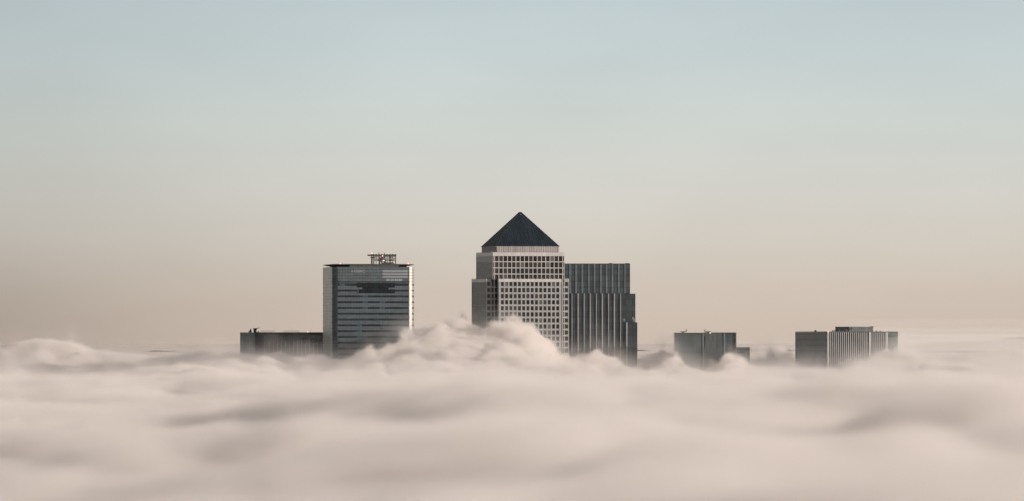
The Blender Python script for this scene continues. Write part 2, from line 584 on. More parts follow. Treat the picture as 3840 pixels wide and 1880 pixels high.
def rounded_tower():
    Y = 4930.
    th = R(8.5)
    k = S * Y / D
    ps = lambda y: PZ(y, Y)
    t = thing('rounded_tower', 'dark glass tower with rounded corners and a rooftop aerial frame', 'skyscraper', PX(1381, Y), Y, th)
    W, r = 55.2, 4.6
    hw = W / 2
    fy = -hw
    U = lambda px, v=None: ((px - 1381) * k + (fy if v is None else v) * math.sin(th)) / math.cos(th)   # photo column on the front face, or at depth v
    zt = ps(1003)
    core = MB()
    core.loft([rrect(W - .5, W - .5, r - .2, 0), rrect(W - .5, W - .5, r - .2, zt - .1)])
    core.done('glass_core', HSB_DARK, t, smooth=False)

    def ring(z0, z1, grow, name, ms, label=None):
        """one storey band round the whole plan; faces of the left side and of the corners are toned for the light they catch"""
        m = MB()
        lp0, lp1 = rrect(W + grow, W + grow, r, z0), rrect(W + grow, W + grow, r, z1)
        m.loft([lp0, lp1])
        m.bm.faces.ensure_lookup_table()
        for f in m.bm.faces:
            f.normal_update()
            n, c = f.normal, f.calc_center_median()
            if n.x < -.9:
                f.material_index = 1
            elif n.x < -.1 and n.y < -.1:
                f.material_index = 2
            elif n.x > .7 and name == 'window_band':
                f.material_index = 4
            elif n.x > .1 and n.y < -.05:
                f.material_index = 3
        return m.done(name, ms, t, label=label)
    RIGHT = CORNER_SUNLIT
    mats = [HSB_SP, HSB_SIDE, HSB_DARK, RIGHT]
    fl = 21.6 * k
    zb = ps(1056.7)
    for i in range(5):                                                    # five rows of tall upper panels
        z1 = zt - (zt - zb) * i / 5
        ring(z1 - (zt - zb) / 5 + .16, z1, .0, 'upper_panel_row', mats)
    ring(ps(1066), zb, 0, 'spandrel_band', [HSB_DARK, HSB_SIDE, HSB_DARK, RIGHT])
    i = 0
    while True:
        z1 = ps(1066) - i * fl
        zw = z1 - 7.7 * k
        if zw - fl < 20:
            break
        ring(zw, z1 - .002, -.3, 'window_band', [HSB_WIN, HSB_SIDE, HSB_DARK, RIGHT, HSB_WIN])
        ring(z1 - fl, zw - .002, 0, 'spandrel_band', mats)
        i += 1
    # glazed sky lobby: a dark recessed-looking opening over two storeys
    zz0, zz1 = ps(1101), ps(1066)
    m = MB()
    m.box(U(1342), U(1483), fy - .12, fy + .02, zz0, zz1 + .5)
    for j in range(14):
        x = U(1342) + (U(1483) - U(1342)) * j / 13
        m.box(x - .1, x + .1, fy - .2, fy - .121, zz0, zz1 + .5)
    m.done('sky_lobby_glazing', clad('lobby_glass', (.010, .015, .018), .14, 0, .3, 3.9, .08, 1.9, .06, .3, .4, .15), t)
    for pa, pb in ((1341.5, 1362), (1459, 1483.5)):
        box('spandrel_stub', (U(pa), U(pb), fy - .23, fy + .02, ps(1086.5), ps(1080)), HSB_SP, t)
    box('spandrel_stub', (U(1341.5), U(1349), fy - .24, fy + .02, ps(1101.2), ps(1086.6)), HSB_DARK, t)
    # paler block of panels, top right, and four bright panes under it
    for row in range(3):
        zc = zt - (zt - zb) * (row + 1) / 5
        box('pale_panel', (U(1437), U(1531), fy - .12, fy + .02, zc - (zt - zb) / 5 + .3, zc - .12), HSB_LIGHT, t)
    for px in (1451.5, 1467.5, 1483, 1498):
        zc = zt - (zt - zb) * 4 / 5
        box('bright_window', (U(px), U(px + 12.5), fy - .16, fy + .02, zc - 1.7, zc - .25), HSB_LIGHT, t)
        box('bright_window', (U(px), U(px + 2.6), fy - .24, fy - .165, zc - 1.7, zc - .25), PALEPANE, t)
    lettering('HSBC', 'sign_lettering', U(1322), fy - .1, ps(1024), 9.5 * k, 52 * k, SIGNFAINT, t)
    # roof: dark drum set back under a thin overhanging slab with a raked soffit
    MB().loft([rrect(W - 9, W - 9, 6, zt - .1), rrect(W - 7, W - 7, 6, ps(996))]).done('roof_drum', SOFFIT, t)
    box('plant_louvres', (U(1316), U(1500), fy + 1.2, fy + 4.4, zt - .05, ps(995.8)), clad('louvre_grey', (.085, .085, .085), .5, 0, .4, .7, .3, 4.2, .06, .15, .3, .1), t)
    slab = MB()
    slab.loft([rrect(W - 5.5, W - 5.5, 6, ps(998.5)), rrect(W + .5, W + .5, 6, ps(994.8)), rrect(W + .5, W + .5, 6, ps(993.6)), rrect(W - 3, W - 3, 6, ps(991.8))])
    slab.done('roof_slab', ROOF_SLAB, t)
    # aerial gantry
    z0, z1 = ps(991.5), ps(957)
    yg = -6.
    x0, x1 = U(1382, yg), U(1483, yg)
    g = MB()
    g.box(x0 - .4, x1 + .6, yg - .3, yg + .3, z1 - .7, z1 + .3)
    for zz in (ps(963.5), ps(969), ps(974), ps(978.5)):
        g.box(U(1399, yg), x1, yg - .12, yg + .12, zz - .22, zz + .22)
    g.box(x0 - .4, x1 + .6, yg + 2.2, yg + 2.5, z1 - .4, z1 + .1)
    gantry = g.done('aerial_gantry', METAL, t)
    xs = np.linspace(U(1401, yg), x1, 9)
    for i, x in enumerate(xs):
        pm = MB().bar((x, yg, z0 - .5), (x, yg, z1 + (1.6 if i in (2, 4) else .7)), .25, 5)
        if i % 2 == 0:
            pm.bar((x + .7, yg + 2.3, z0 - .5), (x + .7, yg + 2.3, z1), .14, 5)
        pm.box(x - .55, x + .55, yg - .4, yg - .26, z1 - .75, z1 + .5)
        pm.done('aerial_post', METAL, gantry)
    MB().bar((U(1395, yg), yg, z0 - .5), (U(1395, yg), yg, z1 + .6), .55, 7, .42).box(U(1395, yg) - .9, U(1395, yg) + .9, yg - .4, yg + .4, z1 - 2.2, z1 - 1.4).done('aerial_mast', METAL, gantry)
    rng = np.random.default_rng(9)
    for _ in range(14):
        x = rng.uniform(U(1402, yg), x1 - 1)
        zc = rng.uniform(z0 + 1.5, z1 - 1)
        s_ = rng.uniform(.3, .55)
        MB().box(x - s_, x + s_, yg - .5, yg - .15, zc - s_ * .8, zc + s_ * .8).done('aerial_panel', METAL, gantry)
    # domed turret
    cx, cy = U(1436.5, fy + 5.), fy + 5.
    prof = [(1.9, ps(976.5)), (2.05, ps(974)), (1.75, ps(971)), (1.1, ps(967.5)), (.45, ps(965)), (.2, ps(963))]
    tur = MB().loft([[(cx + rr * math.cos(6.28318 * i / 14), cy + rr * math.sin(6.28318 * i / 14), z) for i in range(14)] for rr, z in prof])
    tur = tur.done('domed_turret', clad('turret_grey', (.12, .12, .12), .4, .2, .5, var=.2), t)
    MB().loft([[(cx + rr * math.cos(6.28318 * i / 14), cy + rr * math.sin(6.28318 * i / 14), z) for i in range(14)] for rr, z in ((1.0, ps(990)), (1.0, ps(984)), (1.6, ps(981)), (1.5, ps(976.6)))]).done('turret_drum', clad('turret_pale', (.42, .42, .41), .4, .1, .5, var=.1), tur)
    for sg in (-1, 1):
        for dy in (-1.6, 1.6):
            MB().bar((cx + sg * 1.9, cy + dy, ps(992)), (cx + sg * 1.75, cy + dy * .9, ps(974.5)), .2, 5).done('turret_leg', METAL, tur)
    MB().ball((cx, cy, ps(961.5)), .4).bar((cx, cy, ps(963.5)), (cx, cy, ps(961.8)), .16).done('warning_light', RED, tur)
    # machinery deck with raking legs, right of the turret
    d = MB().box(U(1437), U(1482), fy + 1.4, fy + 6, ps(991.2), ps(988.5)).box(U(1448), U(1478), fy + 2, fy + 5, ps(988.4), ps(985.6))
    for j in range(7):
        x = U(1437) + j * 1.25
        d.bar((x, fy + 1.2, ps(1002)), (x + .7, fy + 1.5, ps(991)), .33, 5)
    d.done('machinery_deck', METAL, t)
    warning(t, U(1281), fy + 2.0, ps(990.2))
    warning(t, U(1394.5, yg), yg, z1 + 1.2, .4)
    warning(t, U(1534), fy + 2.5, ps(990.6), .45)
    MB().bar((U(1293.5), fy + 6, ps(992)), (U(1293.5), fy + 6, ps(972)), .11, 5, .06).done('whip_aerial', LIGHTMETAL, t)


CORNER_SUNLIT = clad('sunlit_corner_panel', (.40, .39, .355), .4, .3, .5, 1.95, .12, 0, 0, .06, .35, .05)  # sun's highlight on the right corner painted as a pale tone


# ================================================================== STEPPED TOWER BEHIND
def stepped_tower():
    Y = 5055.
    k = S * Y / D
    ps = lambda y: PZ(y, Y)
    cx = PX(2235, Y)
    t = thing('stepped_tower', 'blue grey glass tower with pale vertical fins and two steps on its right', 'skyscraper', cx, Y + 26, 0)
    U = lambda px: (px - 2235) * k
    f0 = -26.
    up = f0 + 2.6
    box('upper_block', (U(2080), U(2363), up, up + 44, ps(1101), ps(990.5)), CITI_UP, t)
    box('roof_edge', (U(2080), U(2363.6), up - .15, up + 44.2, ps(990.5), ps(988.6)), PARAPET, t)
    box('main_block', (U(2080), U(2345), f0, f0 + 50, 0, ps(1101)), CITI_LO, t)
    box('shoulder_block', (U(2345), U(2383), f0 + .8, f0 + 46, 0, ps(1101.8)), CITI_LO, t)
    box('low_shoulder', (U(2341), U(2390), f0 - .5, f0 - .004, 0, ps(1209.5)), CITI_LO, t)
    box('end_block', (U(2383), U(2390), f0 + 0., f0 + 40, 0, ps(1209.7)), CITI_LO, t)
    for i, px in enumerate((2116, 2138, 2160.7, 2183.8, 2208, 2230, 2253.6, 2275, 2297, 2320.8, 2344)):
        wd = .55 if i < 10 else .4
        box('fin', (U(px) - wd, U(px) + wd, up - .45, up - .003, ps(1101), ps(991.5)), FIN_DIM, t)
    for i, px in enumerate((2122, 2145, 2168, 2190.7, 2213.8, 2236.5, 2259, 2282, 2304, 2327.4)):
        wd = .28 if i % 2 else .42
        box('fin', (U(px) - wd, U(px) + wd, f0 - .8, f0 - .003, 20, ps(1100.5)), FIN, t)
    box('fin', (U(2350.5) - .5, U(2350.5) + .5, f0 - 1.2, f0 - .503, 20, ps(1209.6)), FIN, t)
    for px, py in ((2338, 1196), (2375, 1196), (2371, 1189)):
        box('pale_window', (U(px), U(px + 6), f0 + .65 if px > 2345 else f0 - .12, f0 + .79 if px > 2345 else f0 - .004, ps(py + 10), ps(py)), HSB_LIGHT, t)
    for px in (2290, 2352):
        MB().box(U(px) - 1.2, U(px) + 1.2, up + 4, up + 6, ps(988.6), ps(987)).done('roof_vent', METAL, t)


# ================================================================== LOW BLOCK ON THE LEFT
def low_block():
    Y = 5060.
    k = S * Y / D
    ps = lambda y: PZ(y, Y)
    ox = 1080
    t = thing('lettered_office_block', 'dark finned office block with blue crest and lettering beside the rounded tower', 'office building', PX(ox, Y), Y + 25, 0)
    U = lambda px: (px - ox) * k
    f0 = -25.
    zt = ps(1247)
    x_end = U(1300)
    box('left_block', (U(900), U(956.6), f0 + 2, f0 + 45, 0, zt), BAR_SIDE, t)
    box('corner_strip', (U(953), U(955.5), f0 + 1.8, f0 + 1.998, 0, zt - .5), FIN_DIM, t)
    box('recessed_block', (U(956.6), U(990), f0 + 5, f0 + 44, 0, zt - .1), GREY_DARK, t)
    box('main_block', (U(990), x_end, f0, f0 + 46, 0, ps(1278)), BAR_GL, t)
    box('plant_storey', (U(990), x_end, f0 + .25, f0 + 45, ps(1278), ps(1257)), BAR_UP, t)
    box('parapet', (U(956.8), x_end, f0 - .1, f0 + 45.5, ps(1257), zt + .05), PARAPET, t)
    px = 991.6
    while px < 1290:
        c = U(px)
        box('fin', (c - .24, c + .24, f0 - .6, f0 - .003, 20, ps(1278)), FIN_LOW, t)
        box('upper_fin', (c - .2, c + .2, f0 - .2, f0 + .246, ps(1278), ps(1257)), FIN_FAINT, t)
        px += 15.08 if px > 1005 else 18.5
    # crest: spread-winged shield outline with a pointed foot
    cx, cz, s_ = U(1144.8), ps(1277.5), 11.6 * k
    out = [(-.95, .35), (-.8, .85), (-.45, 1.0), (-.2, .78), (0, 1.05), (.22, .8), (.5, 1.0), (.85, .8), (1.0, .3), (.9, -.25), (.6, -.6), (.3, -.85), (0, -1.05), (-.3, -.85), (-.62, -.6), (-.9, -.2)]
    cr = MB().poly([(cx + a * s_, cz + b * s_) for a, b in out], f0 - .95, f0 - .62).done('crest_sign', SIGNBLUE, t)
    ft = MB()
    for sg in (-1, 1):
        for j in range(3):
            ft.box(cx + sg * (.3 + .17 * j) * s_ - .1, cx + sg * (.3 + .17 * j) * s_ + .1, f0 - 1.02, f0 - .953, cz - (.35 - .06 * j) * s_, cz + (.35 + .08 * j) * s_)
    ft.done('crest_feathers', clad('sign_blue_light', (.035, .05, .062), .4, 0, .4, var=.05), cr)
    lettering('BARCLAYS', 'sign_lettering', U(1164.5), f0 - .8, ps(1287.6), 18.4 * k, 128 * k, SIGNBLUE, t)
    # roof kit: window-cleaning crane, hoist, railings, lamp
    c = MB()
    x, y = U(954), f0 + 8
    c.box(x - .8, x + 1.2, y - .8, y + .8, zt, ps(1241)).poly([(x - 1.1, ps(1231.5)), (x + 1.8, ps(1231.5)), (x + .9, ps(1240.9)), (x - .8, ps(1240.9))], y - .7, y + .7)
    c.bar((x + 1.2, y, ps(1232)), (x + 3.2, y, ps(1230)), .22, 5)
    c.done('roof_crane', METAL, t)
    h = MB()
    x = U(938)
    h.box(x - .7, x + .7, y - .6, y + .6, zt, ps(1240.5)).box(x - .35, x + .55, y - .4, y + .4, ps(1240.4), ps(1234)).bar((x - 1.4, y, zt), (x - .2, y, ps(1239)), .25, 5)
    h.done('roof_hoist', METAL, t)
    MB().box(U(964), U(969), y, y + 1, zt + .06, ps(1243)).done('roof_vent', METAL, t)
    for a, b in ((977, 1029), (1063, 1119)):
        rl = MB()
        rl.box(U(a), U(b), f0 + 6, f0 + 6.1, ps(1241.2), ps(1240.5)).box(U(a), U(b), f0 + 6, f0 + 6.1, ps(1243.6), ps(1243.1))
        for i in range(9):
            xx = U(a) + (U(b) - U(a)) * i / 8
            rl.box(xx - .07, xx + .07, f0 + 5.98, f0 + 6.12, zt, ps(1240.3))
        rl.done('roof_railing', clad('rail_metal', (.2, .17, .16), .5, 0, .4, var=.1), t)
    MB().ball((U(1154), f0 + 1, ps(1245.5)), .4).bar((U(1154), f0 + 1, zt), (U(1154), f0 + 1, ps(1246)), .12).done('roof_lamp', WHITE, t)
    MB().ball((U(1003.5), f0 - .7, ps(1251)), .3).done('roof_lamp', PALEPANE, t)
    MB().bar((U(1163.5), f0 + 8, zt), (U(1163.5), f0 + 8, ps(1233)), .1, 5, .05).done('whip_aerial', LIGHTMETAL, t)


FIN_LOW = clad('slate_fin', (.20, .195, .185), .4, .1, .5, 4.0, .05, 0, 0, .12, .2, .15)
FIN_FAINT = clad('faint_fin', (.085, .095, .098), .4, .1, .5, var=.12)


# ================================================================== TWO-PART BLOCK, RIGHT OF CENTRE
def twin_block():
    Y = 4985.
    k = S * Y / D
    ps = lambda y: PZ(y, Y)
    ox = 2660
    t = thing('twin_office_block', 'plain grey office block split by a pale vertical strip with a lower wing', 'office building', PX(ox, Y), Y + 22, 0)
    U = lambda px: (px - ox) * k
    f0 = -22.
    box('left_block', (U(2531.5), U(2634), f0, f0 + 42, 0, ps(1250.5)), GREY_BODY, t)
    box('roof_edge', (U(2529.2), U(2636), f0 - .4, f0 + 42.3, ps(1250.5), ps(1248.6)), PARAPET, t)
    box('pale_strip', (U(2635), U(2639.6), f0 - .5, f0 + 1.4, 0, ps(1248)), FIN_DIM, t)
    box('left_edge_strip', (U(2530.4), U(2531.5), f0 - .2, f0 + 4, 0, ps(1250.6)), FIN_DIM, t)
    box('right_block', (U(2639.6), U(2707), f0 + .6, f0 + 42, 0, ps(1249)), GREY_BODY2, t)
    box('corner_block', (U(2707), U(2760.4), f0 + 1.3, f0 + 42, 0, ps(1250)), GREY_DARK, t)
    box('roof_edge', (U(2639.6), U(2761.7), f0 + .3, f0 + 42.2, ps(1250), ps(1247.4)), ROOF_SLAB, t)
    box('shaft', (U(2714), U(2720), f0 + 1.0, f0 + 1.296, 0, ps(1251)), BAR_SIDE, t)
    box('corner_frame', (U(2757), U(2761.4), f0 + .4, f0 + 5, 0, ps(1250.1)), clad('brown_frame', (.10, .088, .08), .4, 0, .4, var=.12), t)
    box('low_wing', (U(2763.5), U(2811.5), f0 + 2.0, f0 + 36, 0, ps(1304)), GREY_BODY2, t)
    box('wing_roof_edge', (U(2761.8), U(2813.6), f0 + 1.5, f0 + 36.2, ps(1304), ps(1302.4)), BAR_SIDE, t)
    box('wing_window_band', (U(2764), U(2808), f0 + 1.8, f0 + 1.996, ps(1313), ps(1309)), HSB_WIN, t)
    box('wing_window_band', (U(2764), U(2790), f0 + 1.8, f0 + 1.996, ps(1326), ps(1318)), HSB_WIN, t)
    box('wing_edge_strip', (U(2809.6), U(2813), f0 + 1.6, f0 + 5, 0, ps(1304.1)), FIN_LOW, t)
    box('wing_edge_strip', (U(2761), U(2763.4), f0 + .9, f0 + 5, 0, ps(1304.1)), FIN_DIM, t)
    for a, b, c, d in ((2640.5, 2645.5, 1261, 1277), (2640.8, 2643.5, 1277.5, 1304)):
        box('dark_window', (U(a), U(b), f0 + .4, f0 + .596, ps(d), ps(c)), HSB_WIN, t)
    # upright sign in the corner bay: pale characters stacked one below the other
    s = MB()
    zf0, zf1 = f0 + 1.05, f0 + 1.296
    xa, xb = U(2749), U(2755.8)
    xm = (xa + xb) / 2 + .15

    def st(x0, x1, p0, p1):
        s.box(x0, x1, zf0, zf1, ps(p1), ps(p0))
    st(xm, xm + .35, 1260, 1272)
    s.bar((xa, zf1 - .1, ps(1276.5)), (xm + .2, zf1 - .1, ps(1279.5)), .14, 4).bar((xb, zf1 - .1, ps(1276.3)), (xm + .2, zf1 - .1, ps(1279.5)), .14, 4)
    st(xm - .1, xm + .25, 1284, 1291.5)
    s.bar((xm + .2, zf1 - .1, ps(1284.2)), (xb, zf1 - .1, ps(1290)), .14, 4)
    st(xb - .3, xb, 1284, 1291)
    st(xm, xm + .35, 1296, 1304)
    st(xa + .2, xa + .4, 1297, 1303)
    s.done('upright_sign', clad('sign_grey', (.2, .2, .2), .4, 0, .4, var=.05), t)
    # davits
    for px, dr in ((2562, 1), (2656, -1)):
        x = U(px)
        y = f0 + 6
        c = MB()
        c.box(x - 1.8, x + 1.8, y - .5, y + .5, ps(1246.2), ps(1243.2)).box(x - .5, x + .5, y - .4, y + .4, ps(1248.6), ps(1246.2))
        bx = x + dr * 2.2
        c.bar((x + dr * 1.6, y, ps(1245)), (bx, y, ps(1244.4)), .25, 5)
        c.bar((bx, y, ps(1244.8)), (bx + dr * .1, y, ps(1238.5)), .2, 5)
        c.bar((bx + dr * .1, y, ps(1238.7)), (bx + dr * .7, y, ps(1236.3)), .14, 4).bar((bx + dr * .1, y, ps(1238.7)), (bx - dr * .9, y, ps(1236.2)), .12, 4)
        c.done('roof_crane', METAL, t)
    MB().bar((U(2607), f0 + 5, ps(1249)), (U(2607), f0 + 5, ps(1238)), .09, 5, .05).done('whip_aerial', LIGHTMETAL, t)
    MB().bar((U(2534.5), f0 + 1, ps(1249)), (U(2534.5), f0 + 1, ps(1244.5)), .12, 5).done('whip_aerial', METAL, t)
    MB().ball((U(2663), f0 - .1, ps(1249.3)), .35).done('roof_lamp', WHITE, t)
    for px in (2691, 2709):
        MB().ball((U(px), f0 + .2, ps(1247.4)), .3).done('roof_lamp', PALEPANE, t)


GREY_BODY2 = clad('olive_curtain_wall', (.094, .106, .105), .25, 0, .5, 4.0, .06, 1.5, .06, .14, .18, .14)


# ================================================================== FINNED BLOCK, FAR RIGHT
def finned_block():
    Y = 5045.
    k = S * Y / D
    ps = lambda y: PZ(y, Y)
    th = R(20)
    W, Dp = 51.0 * k / .18, 58.5 * k / .18
    # silhouette from 2981 to 3368.5
    t = thing('finned_office_block', 'grey office block with many close pale fins and a rooftop plant room', 'office building', PX(3174.75, Y), Y, th)
    fy = -Dp / 2
    U = lambda px, v=None: ((px - 3174.75) * k + (fy if v is None else v) * math.sin(th)) / math.cos(th)
    x0, x1 = -W / 2, W / 2
    zt = ps(1247)
    xe = U(3321)
    box('body', (x0, xe, fy, -fy, 0, zt), [SLATE], t)
    box('finned_wall', (x0 + .02, xe, fy - .12, fy - .003, 0, zt - .02), FINWALL, t)
    box('end_block', (xe, x1, fy + .5, -fy - 2, 0, zt + .1), GREY_BODY, t)
    box('end_window_band', (xe + .3, x1 - 1.6, fy + .35, fy + .497, ps(1264), ps(1259)), HSB_WIN, t)
    box('end_edge_strip', (x1 - 1.0, x1 - .3, fy + .3, fy + .497, 20, ps(1262)), FIN_DIM, t)
    box('roof_edge', (x0 - .1, x1 + .1, fy - .3, -fy, zt + .1, zt + .55), PARAPET, t)
    thick = (3095.3, 3253.2, 3318.3)
    for px in thick:
        box('wide_fin', (U(px) - .45, U(px) + .45, fy - .85, fy - .123, 20, zt + .05), FIN_BRIGHT, t)
    px = 3103.5
    while px < 3314:
        if abs(px - 3253.2) > 4:
            box('fin', (U(px) - .17, U(px) + .17, fy - .62, fy - .123, 20, zt - .05), FIN_BRIGHT, t)
        px += 7.72
    # plant room
    xa, xb = U(3178, fy + 10), U(3270.5, fy + 10)
    box('plant_room', (xa, xb, fy + 10, fy + 34, zt + .55, ps(1225.8)), clad('plant_panel', (.07, .08, .082), .4, 0, .4, 1.9, .15, 2.6, .1, .3, .4, .15), t)
    xa2, xb2 = xa + 3.6, xb + 3.2
    box('plant_cover', (xb - 1.6, xb + .25, fy + 9.8, fy + 12, ps(1227.5), ps(1224.6)), METAL, t)
    box('plant_cover', (xa - .1, xa + 2.2, fy + 9.7, fy + 12, ps(1236), ps(1226.6)), METAL, t)
    c = MB()
    y = fy + 9
    c.bar((xa - .6, y, ps(1240)), (xa + 2.4, y, ps(1233)), .28, 5).bar((xa - .6, y, ps(1240)), (xa - 2.4, y, ps(1239)), .25, 5).box(xa - 2.9, xa - 2.1, y - .3, y + .3, ps(1241.5), ps(1236)) \
        .bar((xa - .4, y, zt + .5), (xa - .2, y, ps(1239.5)), .35, 5)
    c.done('roof_crane', METAL, t)
    for i, px in enumerate((3120, 3128, 3143, 3160, 3172, 3285, 3300)):
        x = U(px)
        hgt = (.9, 1.1, .8, .7, 1.3, .6, .5)[i]
        MB().box(x - .35, x + .35, fy + 2, fy + 2.7, zt + .55, zt + .55 + hgt).done('roof_vent', METAL, t)
    MB().bar((x0 + 1, fy + 25, zt + .5), (x0 + 1, fy + 25, zt + 1.6), .9, 8, .5).done('roof_vent', METAL, t)
    MB().bar((U(3326), fy + 3, zt), (U(3326), fy + 3, ps(1239.5)), .09, 5, .05).done('whip_aerial', METAL, t)
    warning(t, U(3096.5), fy - .2, ps(1244.3), .45)
    warning(t, U(3364), fy + 1.2, ps(1245.0), .45)
    MB().ball((U(3312), fy, ps(1243.8)), .25).done('roof_lamp', WHITE, t)


FIN_BRIGHT = clad('pale_stone_fin', (.37, .37, .37), .45, .1, .5, 3.9, .04, 0, 0, .1, .15, .12)

pyramid_tower()
rounded_tower()
stepped_tower()
low_block()
twin_block()
finned_block()


# ------------------------------------------------------------------ ground, hills
gm = clad('ground_surface', (.07, .075, .06), .9, 0, .2, var=.1)
g = MB().box(-30000, 30000, -5000, 60000, -2, 0).done('ground', gm)
g['kind'] = 'structure'
def vnoise(x, y, seed):
    xi = np.floor(x).astype(np.int64)
    yi = np.floor(y).astype(np.int64)
    fx, fy = x - xi, y - yi
    fx = fx * fx * fx * (fx * (fx * 6 - 15) + 10)
    fy = fy * fy * fy * (fy * (fy * 6 - 15) + 10)

    def h(a, b):
        n = (a * 374761393 + b * 668265263 + seed * 982451653) & 0xffffffff
        n = ((n ^ (n >> 13)) * 1274126177) & 0xffffffff
        return ((n ^ (n >> 16)) & 0xffff) / 65535.
    return (h(xi, yi) * (1 - fx) + h(xi + 1, yi) * fx) * (1 - fy) + (h(xi, yi + 1) * (1 - fx) + h(xi + 1, yi + 1) * fx) * fy


def fbm(x, y, seed, octv=4):
    s, a = 0, .5
    for o in range(octv):
        s = s + a * (vnoise(x * 2 ** o, y * 2 ** o, seed + o) - .5) * 2
        a *= .5
    return s


def hills():
    Yh = 15000.
    n = 260
    xs = np.linspace(-2500, 2500, n)
    pk = np.interp(xs / (S * Yh / D) + 1920, [-9e3, 3350, 3480, 3560, 3700, 3750, 3780, 3840, 4100, 4500, 9e3], [100, 110, 1, 7, 7, 11, 15, 16, 22, 16, 90][:0] or [-60, -30, -3, 4, 3, 7, 14, 16, 20, 18, -20])
    pk = EYE + pk * S * Yh / D + 4 * fbm(xs / 60, xs * 0, 5, 4)
    bm = bmesh.new()
    rows = []
    for f, dy in ((0, -1800), (.55, -900), (1, 0), (.6, 1200), (0, 2600)):
        rows.append([bm.verts.new((x, Yh + dy, max(.05, p * f + (0 if f in (0, 1) else 5 * math.sin(x / 130 + f * 9))))) for x, p in zip(xs, pk)])
    for a, b in zip(rows, rows[1:]):
        for i in range(n - 1):
            bm.faces.new((a[i], a[i + 1], b[i + 1], b[i]))
    me = bpy.data.meshes.new('hills')
    bm.to_mesh(me)
    bm.free()
    me.materials.append(clad('wooded_hillside', (.07, .085, .06), .9, 0, .1, var=.2))
    o = bpy.data.objects.new('hills', me)
    col.objects.link(o)
    o['kind'] = 'structure'


hills()


# ------------------------------------------------------------------ fog
CORE = None


def core_mat():
    m, t, b = shader('dense_fog')
    nz = t.nodes.new('ShaderNodeTexNoise')
    nz.inputs['Scale'].default_value = .01
    c = t.nodes.new('ShaderNodeTexCoord')
    t.links.new(c.outputs['Object'], nz.inputs[0])
    rp = t.nodes.new('ShaderNodeValToRGB')
    rp.color_ramp.elements[0].color = (.70, .66, .625, 1)
    rp.color_ramp.elements[1].color = (.77, .73, .69, 1)
    t.links.new(nz.outputs[0], rp.inputs[0])
    t.links.new(rp.outputs[0], b.inputs['Base Color'])
    b.inputs['Roughness'].default_value = 1
    b.inputs['Specular IOR Level'].default_value = 0
    return m


def vol_mat(name, dens, colr=(.985, .957, .936, 1), attr='density'):
    m = bpy.data.materials.new(name)
    m.use_nodes = True
    t = m.node_tree
    t.nodes.clear()
    out = t.nodes.new('ShaderNodeOutputMaterial')
    pv = t.nodes.new('ShaderNodeVolumePrincipled')
    pv.inputs['Color'].default_value = colr
    pv.inputs['Density'].default_value = dens
    pv.inputs['Anisotropy'].default_value = 0
    pv.inputs['Density Attribute'].default_value = attr
    t.links.new(pv.outputs[0], out.inputs['Volume'])
    return m


